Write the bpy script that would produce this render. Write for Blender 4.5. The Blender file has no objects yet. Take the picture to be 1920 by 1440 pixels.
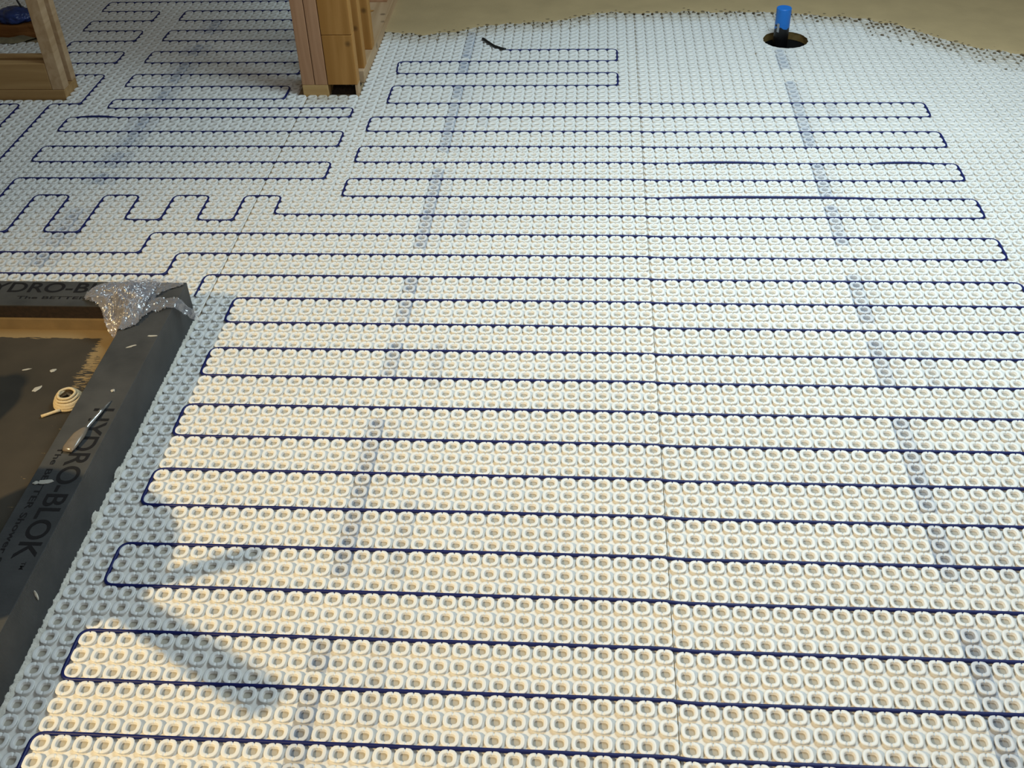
import bpy, bmesh, math, random
import numpy as np
from mathutils import Vector, Matrix, noise

# ------------------------------------------------------------------ units
P = 0.0304            # stud pitch of the membrane in metres; the lattice unit
ZT = 0.0067           # stud tops above the subfloor
def W(c, v, z=0.0):
    return Vector((c * P, v * P, z * P + ZT))
sc = bpy.context.scene
COL = sc.collection
random.seed(7)
rng = np.random.default_rng(5)

# ------------------------------------------------------------------ camera
cam = bpy.data.cameras.new('camera')
cam.sensor_width = 36.0
cam.lens = 38.553
cam.clip_start = 0.05
cam.clip_end = 60
camo = bpy.data.objects.new('camera', cam)
COL.objects.link(camo)
R = Matrix(((0.99749581, -0.01556851, 0.06899076),
            (0.06357034, 0.62490431, -0.77810887),
            (-0.03099863, 0.78054611, 0.62432913)))
camo.matrix_world = Matrix.Translation(W(25.55, -28.288, 43.985)) @ R.to_4x4()
sc.camera = camo

# ------------------------------------------------------------------ light
sc.view_settings.view_transform = 'Standard'
sc.view_settings.look = 'None'
sc.view_settings.gamma = 1.0
sc.view_settings.exposure = 0.0
sc.view_settings.use_curve_mapping = False
world = bpy.data.worlds.new('world')
sc.world = world
world.use_nodes = True
bg = world.node_tree.nodes['Background']
bg.inputs[0].default_value = (1.0, 0.90, 0.70, 1)
bg.inputs[1].default_value = 0.09

def aim(o, target):
    d = Vector(target) - o.location
    o.rotation_euler = d.to_track_quat('-Z', 'Y').to_euler()
def area(name, loc, target, sx, sy, power, color, spread=180):
    l = bpy.data.lights.new(name, 'AREA')
    l.shape = 'RECTANGLE'; l.size = sx; l.size_y = sy
    l.energy = power; l.color = color; l.spread = math.radians(spread)
    o = bpy.data.objects.new(name, l); COL.objects.link(o)
    o.location = loc; aim(o, target)
    return o
area('daylight_window', W(49, 50, 72), W(42, 45, 0), 1.1, 0.9, 33, (0.70, 0.90, 1.0), 135)
area('far_daylight', W(70, -60, 110), W(25, 30, 0), 2.0, 1.5, 27, (0.88, 0.94, 1.0))
sp = bpy.data.lights.new('work_lamp', 'SPOT')
sp.energy = 500; sp.color = (1.0, 0.74, 0.37)
sp.shadow_soft_size = 0.04
sp.spot_size = math.radians(50); sp.spot_blend = 1.0
spo = bpy.data.objects.new('work_lamp', sp); COL.objects.link(spo)
spo.location = W(-62, -44, 85); aim(spo, W(6, 4, 0))

# ------------------------------------------------------------------ materials
def new_mat(name):
    m = bpy.data.materials.new(name); m.use_nodes = True
    nt = m.node_tree
    return m, nt, nt.nodes['Principled BSDF']
def N(nt, t, **kw):
    n = nt.nodes.new(t)
    for k, v in kw.items(): setattr(n, k, v)
    return n
def simple(name, col, rough=0.5, metal=0.0, var=0.12, scale=40.0, bump=0.0, bscale=200.0, spec=0.5):
    m, nt, b = new_mat(name)
    tc = N(nt, 'ShaderNodeTexCoord')
    nz = N(nt, 'ShaderNodeTexNoise'); nz.inputs['Scale'].default_value = scale; nz.inputs['Detail'].default_value = 5
    nt.links.new(tc.outputs['Object'], nz.inputs['Vector'])
    r = N(nt, 'ShaderNodeValToRGB')
    r.color_ramp.elements[0].position = 0.3; r.color_ramp.elements[1].position = 0.7
    r.color_ramp.elements[0].color = (*[c * (1 - var) for c in col], 1)
    r.color_ramp.elements[1].color = (*[min(1, c * (1 + var)) for c in col], 1)
    nt.links.new(nz.outputs['Fac'], r.inputs['Fac'])
    nt.links.new(r.outputs['Color'], b.inputs['Base Color'])
    b.inputs['Roughness'].default_value = rough; b.inputs['Metallic'].default_value = metal
    b.inputs['Specular IOR Level'].default_value = spec
    if bump:
        n2 = N(nt, 'ShaderNodeTexNoise'); n2.inputs['Scale'].default_value = bscale; n2.inputs['Detail'].default_value = 4
        nt.links.new(tc.outputs['Object'], n2.inputs['Vector'])
        bp = N(nt, 'ShaderNodeBump'); bp.inputs['Strength'].default_value = bump; bp.inputs['Distance'].default_value = 0.002
        nt.links.new(n2.outputs['Fac'], bp.inputs['Height']); nt.links.new(bp.outputs['Normal'], b.inputs['Normal'])
    return m

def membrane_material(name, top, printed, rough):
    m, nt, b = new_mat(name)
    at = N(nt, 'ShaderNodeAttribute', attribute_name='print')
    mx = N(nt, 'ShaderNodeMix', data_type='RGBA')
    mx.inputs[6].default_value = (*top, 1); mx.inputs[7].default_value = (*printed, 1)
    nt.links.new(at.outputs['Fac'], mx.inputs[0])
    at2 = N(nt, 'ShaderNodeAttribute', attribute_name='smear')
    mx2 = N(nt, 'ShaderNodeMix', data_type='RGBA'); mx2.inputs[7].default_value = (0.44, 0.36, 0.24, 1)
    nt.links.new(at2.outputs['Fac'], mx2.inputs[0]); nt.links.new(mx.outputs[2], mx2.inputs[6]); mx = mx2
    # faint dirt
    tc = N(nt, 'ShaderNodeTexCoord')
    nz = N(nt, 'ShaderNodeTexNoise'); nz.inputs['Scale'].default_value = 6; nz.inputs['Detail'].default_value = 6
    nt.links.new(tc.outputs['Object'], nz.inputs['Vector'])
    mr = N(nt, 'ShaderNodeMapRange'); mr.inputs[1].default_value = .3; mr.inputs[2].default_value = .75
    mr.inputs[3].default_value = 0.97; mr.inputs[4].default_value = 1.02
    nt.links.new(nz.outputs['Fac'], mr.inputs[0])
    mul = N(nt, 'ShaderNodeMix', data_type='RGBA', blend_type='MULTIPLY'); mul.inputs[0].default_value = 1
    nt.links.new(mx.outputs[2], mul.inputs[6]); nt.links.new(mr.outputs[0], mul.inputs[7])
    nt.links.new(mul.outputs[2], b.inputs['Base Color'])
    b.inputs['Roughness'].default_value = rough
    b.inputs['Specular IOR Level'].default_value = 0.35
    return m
M_STUD = membrane_material('membrane_stud_plastic', (0.82, 0.82, 0.80), (0.58, 0.61, 0.67), 0.38)
M_BASE = membrane_material('membrane_base_plastic', (0.74, 0.72, 0.68), (0.26, 0.30, 0.38), 0.5)
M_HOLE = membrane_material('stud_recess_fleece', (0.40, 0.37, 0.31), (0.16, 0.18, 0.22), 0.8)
M_CABLE = simple('navy_cable_jacket', (0.005, 0.011, 0.105), 0.45, var=0.08, spec=0.35)
M_BLACK = simple('black_shrink_sleeve', (0.006, 0.006, 0.006), 0.5)

def wood(name, c0, c1, axis=2, rough=0.65):
    m, nt, b = new_mat(name)
    tc = N(nt, 'ShaderNodeTexCoord'); mp = N(nt, 'ShaderNodeMapping')
    s = [38, 38, 38]; s[axis] = 2.2
    mp.inputs['Scale'].default_value = s
    nt.links.new(tc.outputs['Object'], mp.inputs['Vector'])
    nz = N(nt, 'ShaderNodeTexNoise'); nz.inputs['Scale'].default_value = 1.0; nz.inputs['Detail'].default_value = 7; nz.inputs['Distortion'].default_value = 0.8
    nt.links.new(mp.outputs['Vector'], nz.inputs['Vector'])
    r = N(nt, 'ShaderNodeValToRGB')
    r.color_ramp.elements[0].position = .35; r.color_ramp.elements[1].position = .68
    r.color_ramp.elements[0].color = (*c0, 1); r.color_ramp.elements[1].color = (*c1, 1)
    nt.links.new(nz.outputs['Fac'], r.inputs['Fac'])
    vo = N(nt, 'ShaderNodeTexVoronoi'); vo.inputs['Scale'].default_value = 9
    nt.links.new(tc.outputs['Object'], vo.inputs['Vector'])
    kr = N(nt, 'ShaderNodeMapRange'); kr.inputs[1].default_value = 0.05; kr.inputs[2].default_value = 0.11
    kr.inputs[3].default_value = 0.45; kr.inputs[4].default_value = 1.0
    nt.links.new(vo.outputs['Distance'], kr.inputs[0])
    mul = N(nt, 'ShaderNodeMix', data_type='RGBA', blend_type='MULTIPLY'); mul.inputs[0].default_value = 1
    nt.links.new(r.outputs['Color'], mul.inputs[6]); nt.links.new(kr.outputs[0], mul.inputs[7])
    nt.links.new(mul.outputs[2], b.inputs['Base Color'])
    b.inputs['Roughness'].default_value = rough; b.inputs['Specular IOR Level'].default_value = .25
    return m
M_WOOD = wood('pine_stud', (0.38, 0.175, 0.04), (0.50, 0.25, 0.07))
M_WOODR = wood('reddish_fir_stud', (0.42, 0.22, 0.115), (0.53, 0.30, 0.17))
M_WOODX = wood('pine_blocking', (0.36, 0.21, 0.08), (0.48, 0.30, 0.13), axis=0)
M_WOODY = wood('pine_plate', (0.46, 0.30, 0.16), (0.60, 0.42, 0.25), axis=1)
M_WOODP = wood('yellow_pine_plate', (0.44, 0.26, 0.09), (0.56, 0.36, 0.15), axis=0)
M_PLY = wood('plywood_edge', (0.16, 0.10, 0.03), (0.26, 0.17, 0.06), axis=0)
M_SUB = simple('subfloor_board', (0.30, 0.22, 0.12), 0.8, var=.25)
M_DARK = simple('dark_void_soil', (0.004, 0.003, 0.002), 1.0)
M_COMP = simple('tan_levelling_compound', (0.46, 0.34, 0.175), 0.75, var=.07, scale=9, bump=.3, bscale=120)
M_COMPD = simple('dark_wet_compound', (0.19, 0.14, 0.075), 0.8, var=.3, scale=60)
M_MORTAR = simple('dry_white_thinset', (0.74, 0.71, 0.63), 0.9, var=.15, scale=80, bump=1.0, bscale=500)
M_FLAKE = simple('pale_flake', (0.42, 0.40, 0.35), 0.8)

def curb_material():
    m, nt, b = new_mat('charcoal_cement_foam_board')
    tc = N(nt, 'ShaderNodeTexCoord')
    wv = N(nt, 'ShaderNodeTexWave'); wv.bands_direction = 'Y'; wv.inputs['Scale'].default_value = 110; wv.inputs['Distortion'].default_value = 1.5
    nt.links.new(tc.outputs['Object'], wv.inputs['Vector'])
    nz = N(nt, 'ShaderNodeTexNoise'); nz.inputs['Scale'].default_value = 14; nz.inputs['Detail'].default_value = 8
    nt.links.new(tc.outputs['Object'], nz.inputs['Vector'])
    r = N(nt, 'ShaderNodeValToRGB'); r.color_ramp.elements[0].position = .3; r.color_ramp.elements[1].position = .72
    r.color_ramp.elements[0].color = (0.036, 0.038, 0.040, 1); r.color_ramp.elements[1].color = (0.066, 0.067, 0.068, 1)
    nt.links.new(nz.outputs['Fac'], r.inputs['Fac']); nt.links.new(r.outputs['Color'], b.inputs['Base Color'])
    bp = N(nt, 'ShaderNodeBump'); bp.inputs['Strength'].default_value = .35; bp.inputs['Distance'].default_value = .0006
    nt.links.new(wv.outputs['Fac'], bp.inputs['Height']); nt.links.new(bp.outputs['Normal'], b.inputs['Normal'])
    b.inputs['Roughness'].default_value = .62; b.inputs['Specular IOR Level'].default_value = .4
    return m
M_CURB = curb_material()
M_INK = simple('black_print_ink', (0.004, 0.004, 0.006), 0.6, var=.4, scale=300)

def pan_material():
    # dark board; tan thinset combed over a band along the curb, worn through near the corner
    m, nt, b = new_mat('dark_shower_pan_board')
    tc = N(nt, 'ShaderNodeTexCoord')
    nz = N(nt, 'ShaderNodeTexNoise'); nz.inputs['Scale'].default_value = 7; nz.inputs['Detail'].default_value = 8
    nt.links.new(tc.outputs['Object'], nz.inputs['Vector'])
    r = N(nt, 'ShaderNodeValToRGB'); r.color_ramp.elements[0].position = .3; r.color_ramp.elements[1].position = .7
    r.color_ramp.elements[0].color = (0.030, 0.026, 0.020, 1); r.color_ramp.elements[1].color = (0.056, 0.046, 0.034, 1)
    nt.links.new(nz.outputs['Fac'], r.inputs['Fac'])
    sx = N(nt, 'ShaderNodeSeparateXYZ'); nt.links.new(tc.outputs['Object'], sx.inputs[0])
    # streaky noise, stretched sideways
    mp = N(nt, 'ShaderNodeMapping'); mp.inputs['Scale'].default_value = (60, 420, 60)
    nt.links.new(tc.outputs['Object'], mp.inputs['Vector'])
    n2 = N(nt, 'ShaderNodeTexNoise'); n2.inputs['Scale'].default_value = 1; n2.inputs['Detail'].default_value = 5
    nt.links.new(mp.outputs['Vector'], n2.inputs['Vector'])
    def lin(sock, a0, a1, o0, o1):
        q = N(nt, 'ShaderNodeMapRange'); q.inputs[1].default_value = a0; q.inputs[2].default_value = a1
        q.inputs[3].default_value = o0; q.inputs[4].default_value = o1; nt.links.new(sock, q.inputs[0]); return q.outputs[0]
    def mth(op, a, bb):
        q = N(nt, 'ShaderNodeMath', operation=op)
        for i, s in enumerate((a, bb)):
            if isinstance(s, (int, float)): q.inputs[i].default_value = s
            else: nt.links.new(s, q.inputs[i])
        return q.outputs[0]
    # band along back leg: v > 29.35
    yy = mth('ADD', sx.outputs['Y'], mth('MULTIPLY', mth('SUBTRACT', n2.outputs['Fac'], .5), .020))
    back = mth('GREATER_THAN', yy, 29.35 * P)
    # corner patch : c > -7.3, v > 24 fading
    xx = mth('ADD', sx.outputs['X'], mth('MULTIPLY', mth('SUBTRACT', n2.outputs['Fac'], .5), .05))
    right = mth('GREATER_THAN', xx, -7.2 * P)
    streak = mth('GREATER_THAN', n2.outputs['Fac'], lin(sx.outputs['Y'], 20 * P, 28.6 * P, .72, .38))
    rightm = mth('MULTIPLY', right, streak)
    solid = mth('MULTIPLY', mth('GREATER_THAN', sx.outputs['X'], -6.9 * P), mth('GREATER_THAN', yy, 27.6 * P))
    tot = mth('MAXIMUM', mth('MAXIMUM', back, rightm), solid)
    mx = N(nt, 'ShaderNodeMix', data_type='RGBA')
    nt.links.new(tot, mx.inputs[0]); nt.links.new(r.outputs['Color'], mx.inputs[6])
    mx.inputs[7].default_value = (0.27, 0.185, 0.085, 1)
    nt.links.new(mx.outputs[2], b.inputs['Base Color'])
    b.inputs['Roughness'].default_value = .6
    return m
M_PAN = pan_material()
M_TANMORTAR = simple('tan_thinset_fillet', (0.23, 0.155, 0.07), .8, var=.12, scale=30)
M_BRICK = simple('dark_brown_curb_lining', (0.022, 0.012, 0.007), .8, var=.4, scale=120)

# ------------------------------------------------------------------ object helpers
def tag(o, label=None, cat=None, group=None, kind=None):
    if label: o['label'] = label
    if cat: o['category'] = cat
    if group: o['group'] = group
    if kind: o['kind'] = kind
    return o
def link(name, me, mats, parent=None):
    for m in (mats if isinstance(mats, (list, tuple)) else [mats]): me.materials.append(m)
    o = bpy.data.objects.new(name, me); COL.objects.link(o)
    if parent is not None: o.parent = parent
    return o
def mesh_np(name, V, F_idx, F_len, mat_idx=None, smooth=True):
    me = bpy.data.meshes.new(name)
    me.vertices.add(len(V)); me.vertices.foreach_set('co', np.asarray(V, np.float32).ravel())
    me.loops.add(len(F_idx)); me.loops.foreach_set('vertex_index', np.asarray(F_idx, np.int32))
    me.polygons.add(len(F_len))
    st = np.concatenate([[0], np.cumsum(F_len)[:-1]]).astype(np.int32)
    me.polygons.foreach_set('loop_start', st)
    if mat_idx is not None: me.polygons.foreach_set('material_index', np.asarray(mat_idx, np.int32))
    me.polygons.foreach_set('use_smooth', np.full(len(F_len), smooth, bool) if not hasattr(smooth, '__len__') else smooth)
    me.update(calc_edges=True); me.validate()
    return me
def empty(name, loc, rz=0):
    o = bpy.data.objects.new(name, None); o.empty_display_size = .02
    COL.objects.link(o); o.location = loc; o.rotation_euler = (0, 0, rz)
    return o
def bm_obj(name, bm, mat, parent=None, smooth=False):
    me = bpy.data.meshes.new(name); bm.normal_update(); bm.to_mesh(me); bm.free()
    if smooth: me.polygons.foreach_set('use_smooth', [True] * len(me.polygons))
    return link(name, me, mat, parent)
def box_bm(x0, x1, y0, y1, z0, z1, bev=0.0, bm=None):
    bm = bm or bmesh.new()
    r = bmesh.ops.create_cube(bm, size=1.0)
    for v in r['verts']:
        v.co = Vector((x0 + (v.co.x + .5) * (x1 - x0), y0 + (v.co.y + .5) * (y1 - y0), z0 + (v.co.z + .5) * (z1 - z0)))
    if bev:
        es = list({e for v in r['verts'] for e in v.link_edges})
        bmesh.ops.bevel(bm, geom=es, offset=bev, segments=2, affect='EDGES', profile=.6)
    return bm
def lbox(name, c0, c1, v0, v1, z0, z1, mat, bev=.0025, parent=None):
    """box given in lattice units, origin at its base centre"""
    o0 = W((c0 + c1) / 2, (v0 + v1) / 2, z0)
    if parent is not None: o0 = o0 - parent.location
    hx, hy, hz = (c1 - c0) * P / 2, (v1 - v0) * P / 2, (z1 - z0) * P
    o = bm_obj(name, box_bm(-hx, hx, -hy, hy, 0, hz, bev), mat, parent)
    o.location = o0
    return o
def tube_mesh(name, pts, rad, seg=10, closed_caps=True):
    pts = np.array(pts, float); n = len(pts)
    T = np.gradient(pts, axis=0); T /= np.linalg.norm(T, axis=1)[:, None] + 1e-12
    up = np.array([0, 0, 1.0])
    A = np.cross(T, up); bad = np.linalg.norm(A, axis=1) < 1e-3; A[bad] = [1, 0, 0]
    A /= np.linalg.norm(A, axis=1)[:, None]; B = np.cross(A, T)
    r = np.broadcast_to(np.asarray(rad, float), (n,))
    th = np.arange(seg) * 2 * np.pi / seg
    V = pts[:, None, :] + r[:, None, None] * (np.cos(th)[None, :, None] * A[:, None, :] + np.sin(th)[None, :, None] * B[:, None, :])
    V = V.reshape(-1, 3)
    i = np.arange(n - 1)[:, None] * seg; j = np.arange(seg)[None, :]; j2 = (j + 1) % seg
    F = np.stack([i + j, i + seg + j, i + seg + j2, i + j2], -1).reshape(-1, 4)
    idx = list(F.ravel()); ln = [4] * len(F)
    if closed_caps:
        idx += list(range(seg)); ln.append(seg)
        idx += list(range(n * seg - 1, (n - 1) * seg - 1, -1)); ln.append(seg)
    return mesh_np(name, V, idx, ln)

# ------------------------------------------------------------------ floor
HC = (45.5, 84.75); HR = 2.32          # round cut-out for the standpipe
def ring_faces(cx, cy, half, r, n=64, jag=0.0):
    """square (half side) to circle ring, lattice units -> list of quads (4 pts)"""
    th = [2 * math.pi * i / n for i in range(n)]
    circ, sq = [], []
    for t in th:
        rr = r * (1 + jag * (random.random() - .5))
        circ.append((cx + rr * math.cos(t), cy + rr * math.sin(t)))
        k = half / max(abs(math.cos(t)), abs(math.sin(t)))
        sq.append((cx + k * math.cos(t), cy + k * math.sin(t)))
    return [(circ[i], sq[i], sq[(i + 1) % n], circ[(i + 1) % n]) for i in range(n)]
def build_subfloor():
    V, I, L = [], [], []
    def quad(q, z):
        b = len(V)
        for (c, v) in q: V.append(tuple(W(c, v, z)))
        I.extend([b, b + 1, b + 2, b + 3]); L.append(4)
    z = -ZT / P
    cx, cy, h = HC[0], HC[1], 4
    X = [-62, cx - h, cx + h, 110]; Y = [-14, cy - h, cy + h, 130]
    for i in range(3):
        for j in range(3):
            if i == 1 and j == 1: continue
            quad([(X[i], Y[j]), (X[i + 1], Y[j]), (X[i + 1], Y[j + 1]), (X[i], Y[j + 1])], z)
    for q in ring_faces(cx, cy, h, HR): quad(q, z)
    me = mesh_np('floor', V, I, L, smooth=False)
    o = link('floor', me, M_SUB); tag(o, kind='structure')
    # the cut edge of the boards and the dark shaft below
    bm = bmesh.new(); n = 64
    def rings(zs, rr):
        rs = []
        for z_, r_ in zip(zs, rr):
            rs.append([bm.verts.new(W(HC[0] + r_ * math.cos(2 * math.pi * i / n), HC[1] + r_ * math.sin(2 * math.pi * i / n), z_)) for i in range(n)])
        for a, b in zip(rs[:-1], rs[1:]):
            for i in range(n): bm.faces.new((a[i], a[(i + 1) % n], b[(i + 1) % n], b[i]))
        return rs
    rings([-.02 - .2, -1.0], [HR, HR])
    o2 = bm_obj('cut_edge', bm, M_PLY, o)
    bm = bmesh.new()
    rs = rings([-1.0, -9], [HR + .02, HR + .02]); bm.faces.new(rs[-1])
    bm_obj('shaft', bm, M_DARK, o)
build_subfloor()

# ------------------------------------------------------------------ membrane sheets
PR_A = [(84.7, 87.0), (80.0, 83.2), (76.4, 78.6), (70.0, 72.4), (66.4, 68.2), (59.4, 65.6), (53.5, 55.6), (50.4, 53.1), (48.2, 49.9), (43.3, 47.8), (37.1, 38.9), (33.5, 36.1), (26.9, 30.7), (21.0, 22.6), (18.8, 20.6), (15.4, 18.3), (12.7, 14.8), (10.0, 12.3), (5.3, 6.1), (4.2, 5.1), (1.3, 3.0), (-.2, 1.0), (-1.3, -.2)]
PR_C = [(77.3, 81.3), (71.6, 73.3), (69.2, 71.0), (66.5, 69.0), (63.3, 65.2), (60.3, 62.5), (54.2, 56.3), (51.2, 53.3), (47.7, 49.8), (44.5, 47.3), (36.7, 39.5), (34.1, 36.5), (29.3, 31.7), (27.4, 29.1), (21.1, 23.5), (19.0, 20.9), (16.2, 18.4), (12.7, 14.2), (11.0, 12.5), (6.0, 7.2), (4.3, 5.8), (2.3, 4.0), (.1, 2.1)]
PR_D = [(87.5, 90.7), (81.5, 83.7), (74.6, 78.6), (69.5, 72.6), (64.2, 66.5), (60.4, 63.7), (56.3, 58.3), (52.9, 54.3), (47.5, 48.8), (45.4, 47.1), (43.0, 44.6), (39.9, 41.4)]
PR_B = [(64.2, 68), (45.0, 49), (26.1, 31.0), (10.0, 15.3), (1.6, 6.3)]
EDGE = [(2.9, 86.6), (7.1, 85.6), (10.5, 86.3), (13.2, 87.8), (16.7, 88.8), (20.2, 89.0), (23.6, 90.2), (26, 91.8), (30.6, 91.6), (36.5, 91.8), (44.5, 91.6), (51, 90.2), (55, 89.2), (58, 87.0), (61, 84.0), (63.6, 81.4), (67.6, 79.6), (76, 77)]
def edge_v(c):
    for (a, va), (b, vb) in zip(EDGE[:-1], EDGE[1:]):
        if a <= c <= b: return va + (vb - va) * (c - a) / (b - a)
    return EDGE[-1][1]
def smeared(c, v):
    """how much tan compound is wiped over the cell"""
    m = 0.0
    if c > 2.9:
        d = v - edge_v(c)
        reach = 4.5 if c > 54 else 2.5
        if d > -reach: m = max(m, min(.85, (1 + d / reach) * .6))
    if -2.4 < c < 1.8 and 68.6 < v < 71.2: m = max(m, .65 * (v - 68) / 3)
    if m: m *= random.uniform(.6, 1.2)
    return min(m, 1)
def printed(c, v):
    """how much of the blue-grey backing print shows through the cell centred at c, v"""
    v2 = v
    def hit(lst, pad=.35): return any(a - pad <= v2 <= b + pad for a, b in lst)
    p = 0.0
    if abs(c - 12.5) < .6 and hit(PR_A): p = .75
    elif abs(c - 44.5) < .6 and hit(PR_C): p = .75
    elif abs(c + 16.58) < .6 and hit(PR_D): p = .7
    elif abs(c - 15.5) < .6 and hit(PR_B): p = .3
    elif abs(c - 47.5) < .6 and hit([(a + 1, b + 1) for a, b in PR_B]): p = .28
    elif abs(c - 13.5) < .6 and hit(PR_A): p = .16
    elif abs(c - 45.5) < .6 and hit(PR_C): p = .16
    elif abs(c + 15.58) < .6 and hit(PR_D): p = .35
    elif abs(c + 17.58) < .6 and hit(PR_D): p = .3
    if p: p *= random.uniform(.65, 1.15)
    return p

def stud_template(hi):
    if hi:
        base = [i * 18 for i in range(20)]
        ang = sorted(set([a for a in base if a not in (90, 270)] + [83, 90, 97, 263, 270, 277]))
        prof = [(.395, -.21), (.415, -.12), (.447, -.04), (.436, -.01), (.40, .0), (.275, .0), (.24, -.02), (.215, -.16), (.17, -.18)]
    else:
        ang = [i * 360 / 14 for i in range(14)]
        prof = [(.41, -.21), (.448, -.03), (.42, 0.0), (.26, .0), (.22, -.13)]
    n = len(ang); V = []
    for r, z in prof:
        e = 2.7 if r > .3 else 3.2
        for a in ang:
            t = math.radians(a)
            s = (abs(math.cos(t)) ** e + abs(math.sin(t)) ** e) ** (-1 / e)
            zz = z
            rr = r
            if hi and a in (90, 270) and z > -.05: zz = z - .085
            if hi and a in (90, 270) and r > .41: rr = r - .03
            V.append((rr * s * math.cos(t), rr * s * math.sin(t), zz))
    V.append((0, 0, prof[-1][1] - .005))
    F = []
    for k in range(len(prof) - 1):
        for i in range(n):
            j = (i + 1) % n
            F.append((k * n + i, k * n + j, (k + 1) * n + j, (k + 1) * n + i))
    T = [((len(prof) - 1) * n + i, (len(prof) - 1) * n + (i + 1) % n, len(V) - 1) for i in range(n)]
    return np.array(V), np.array(F), np.array(T)
T_HI, T_LO = stud_template(True), stud_template(False)

WALLS = [(-2.75, 3.2, 70.6, 125), (-62, -25.8, 70.1, 73.6)]       # footprints of the plates
def blocked(c, v):
    for a, b, d, e in WALLS:
        if a < c < b and d < v < e: return True
    if c < -1.95 and v < 33.55: return True                       # the shower
    if c < -35.2 and 84.6 < v < 90.2 and c > -43: return True     # torn opening under the blue bag
    return False

def sheet(name, ucol, uoff, v0, v1, voff, label, clip=(None, None)):
    """membrane sheet: unit cells with a hollow stud in each"""
    cells = []
    for i in ucol:
        for j in range(v0, v1):
            c, v = uoff + i + .5, j + .5 + voff
            if blocked(c, v): continue
            # nothing the picture can see: beyond the frame's side edges
            left = -4.5 - (v + 2) * .45; right = 46.5 + (v + 2) * .29
            if c < left - 3 or c > right + 3: continue
            cells.append((c, v))
    cells = np.array(cells)
    hole = np.hypot(cells[:, 0] - HC[0], cells[:, 1] - HC[1])
    insq = (np.abs(cells[:, 0] - HC[0]) < 3.4) & (np.abs(cells[:, 1] - HC[1]) < 3.4)
    studs = cells[hole > HR + .32]
    base = cells[~insq]
    V, I, L, MI, PRT, SMR = [], [], [], [], [], []
    nv = 0
    for tpl, sel in ((T_HI, studs[studs[:, 1] < 62]), (T_LO, studs[studs[:, 1] >= 62])):
        if not len(sel): continue
        tv, tf, tt = tpl; m = len(tv)
        jit = rng.normal(0, .006, (len(sel), 2)); hz = rng.normal(0, .005, len(sel))
        X = tv[None, :, 0] + (sel[:, 0] + jit[:, 0])[:, None]
        Y = tv[None, :, 1] + (sel[:, 1] + jit[:, 1])[:, None]
        Z = np.broadcast_to(tv[None, :, 2], X.shape) + np.where(tv[None, :, 2] > -.15, hz[:, None], 0)
        V.append(np.stack([X * P, Y * P, Z * P + ZT], -1).reshape(-1, 3))
        off = nv + np.arange(len(sel))[:, None, None] * m
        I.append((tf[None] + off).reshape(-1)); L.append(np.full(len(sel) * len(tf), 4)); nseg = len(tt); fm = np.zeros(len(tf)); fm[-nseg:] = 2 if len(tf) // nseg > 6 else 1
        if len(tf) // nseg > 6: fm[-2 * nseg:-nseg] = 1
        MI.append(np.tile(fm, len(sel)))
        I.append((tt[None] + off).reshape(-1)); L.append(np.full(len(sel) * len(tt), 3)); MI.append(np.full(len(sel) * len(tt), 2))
        pr = np.array([printed(c, v) for c, v in sel]); PRT.append(np.repeat(pr, m))
        SMR.append(np.repeat(np.array([smeared(c, v) for c, v in sel]), m)); nv += len(sel) * m
    # base film
    q = []; pq = []
    for c, v in base:
        c0, c1 = c - .5, c + .5
        if clip[0] is not None: c0 = max(c0, clip[0])
        if clip[1] is not None: c1 = min(c1, clip[1])
        q.append([(c0, v - .5), (c1, v - .5), (c1, v + .5), (c0, v + .5)]); pq.append(printed(c, v))
    if insq.any():
        cc = cells[insq]; half_l = cc[:, 0].min() - .5; half_r = cc[:, 0].max() + .5; lo = cc[:, 1].min() - .5; hi_ = cc[:, 1].max() + .5
        n = 64
        pts = []
        for i in range(n):
            t = 2 * math.pi * i / n; rr = HR * random.uniform(.965, 1.005)
            ct, st = math.cos(t), math.sin(t)
            kx = ((half_r - HC[0]) if ct > 0 else (HC[0] - half_l)) / max(abs(ct), 1e-6)
            ky = ((hi_ - HC[1]) if st > 0 else (HC[1] - lo)) / max(abs(st), 1e-6)
            k = min(kx, ky)
            pts.append(((HC[0] + rr * ct, HC[1] + rr * st), (HC[0] + k * ct, HC[1] + k * st)))
        for i in range(n):
            a, b = pts[i], pts[(i + 1) % n]
            q.append([a[0], a[1], b[1], b[0]]); pq.append(0)
    SMR.append(np.array([smeared(float(np.mean([p[0] for p in k])), float(np.mean([p[1] for p in k]))) for k in q for _ in range(4)]))
    q = np.array(q)
    Z = np.full(q.shape[:2], -.2)
    V.append(np.stack([q[..., 0] * P, q[..., 1] * P, Z * P + ZT], -1).reshape(-1, 3))
    I.append(nv + np.arange(len(q) * 4)); L.append(np.full(len(q), 4)); MI.append(np.ones(len(q))); PRT.append(np.repeat(np.array(pq), 4))
    me = mesh_np(name, np.concatenate(V), np.concatenate(I), np.concatenate(L), np.concatenate(MI))
    at = me.attributes.new('print', 'FLOAT', 'POINT'); at.data.foreach_set('value', np.concatenate(PRT).astype(np.float32))
    at = me.attributes.new('smear', 'FLOAT', 'POINT'); at.data.foreach_set('value', np.concatenate(SMR).astype(np.float32))
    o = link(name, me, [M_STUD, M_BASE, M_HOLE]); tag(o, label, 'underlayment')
    return o
sheet('membrane_sheet', range(-2, 30), 0.0, -6, 99, 0.0, 'white studded membrane sheet between the dark curb and the central seam', (None, 29.93))
sheet('membrane_sheet', range(0, 32), 29.98, -6, 99, -.129, 'white studded membrane sheet right of the central seam, with the round pipe hole', (29.985, 61.985))
sheet('membrane_sheet', range(0, 20), 62.02, 30, 99, -.05, 'white studded membrane sheet at the far right edge, partly under tan compound', (62.0, None))
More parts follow.
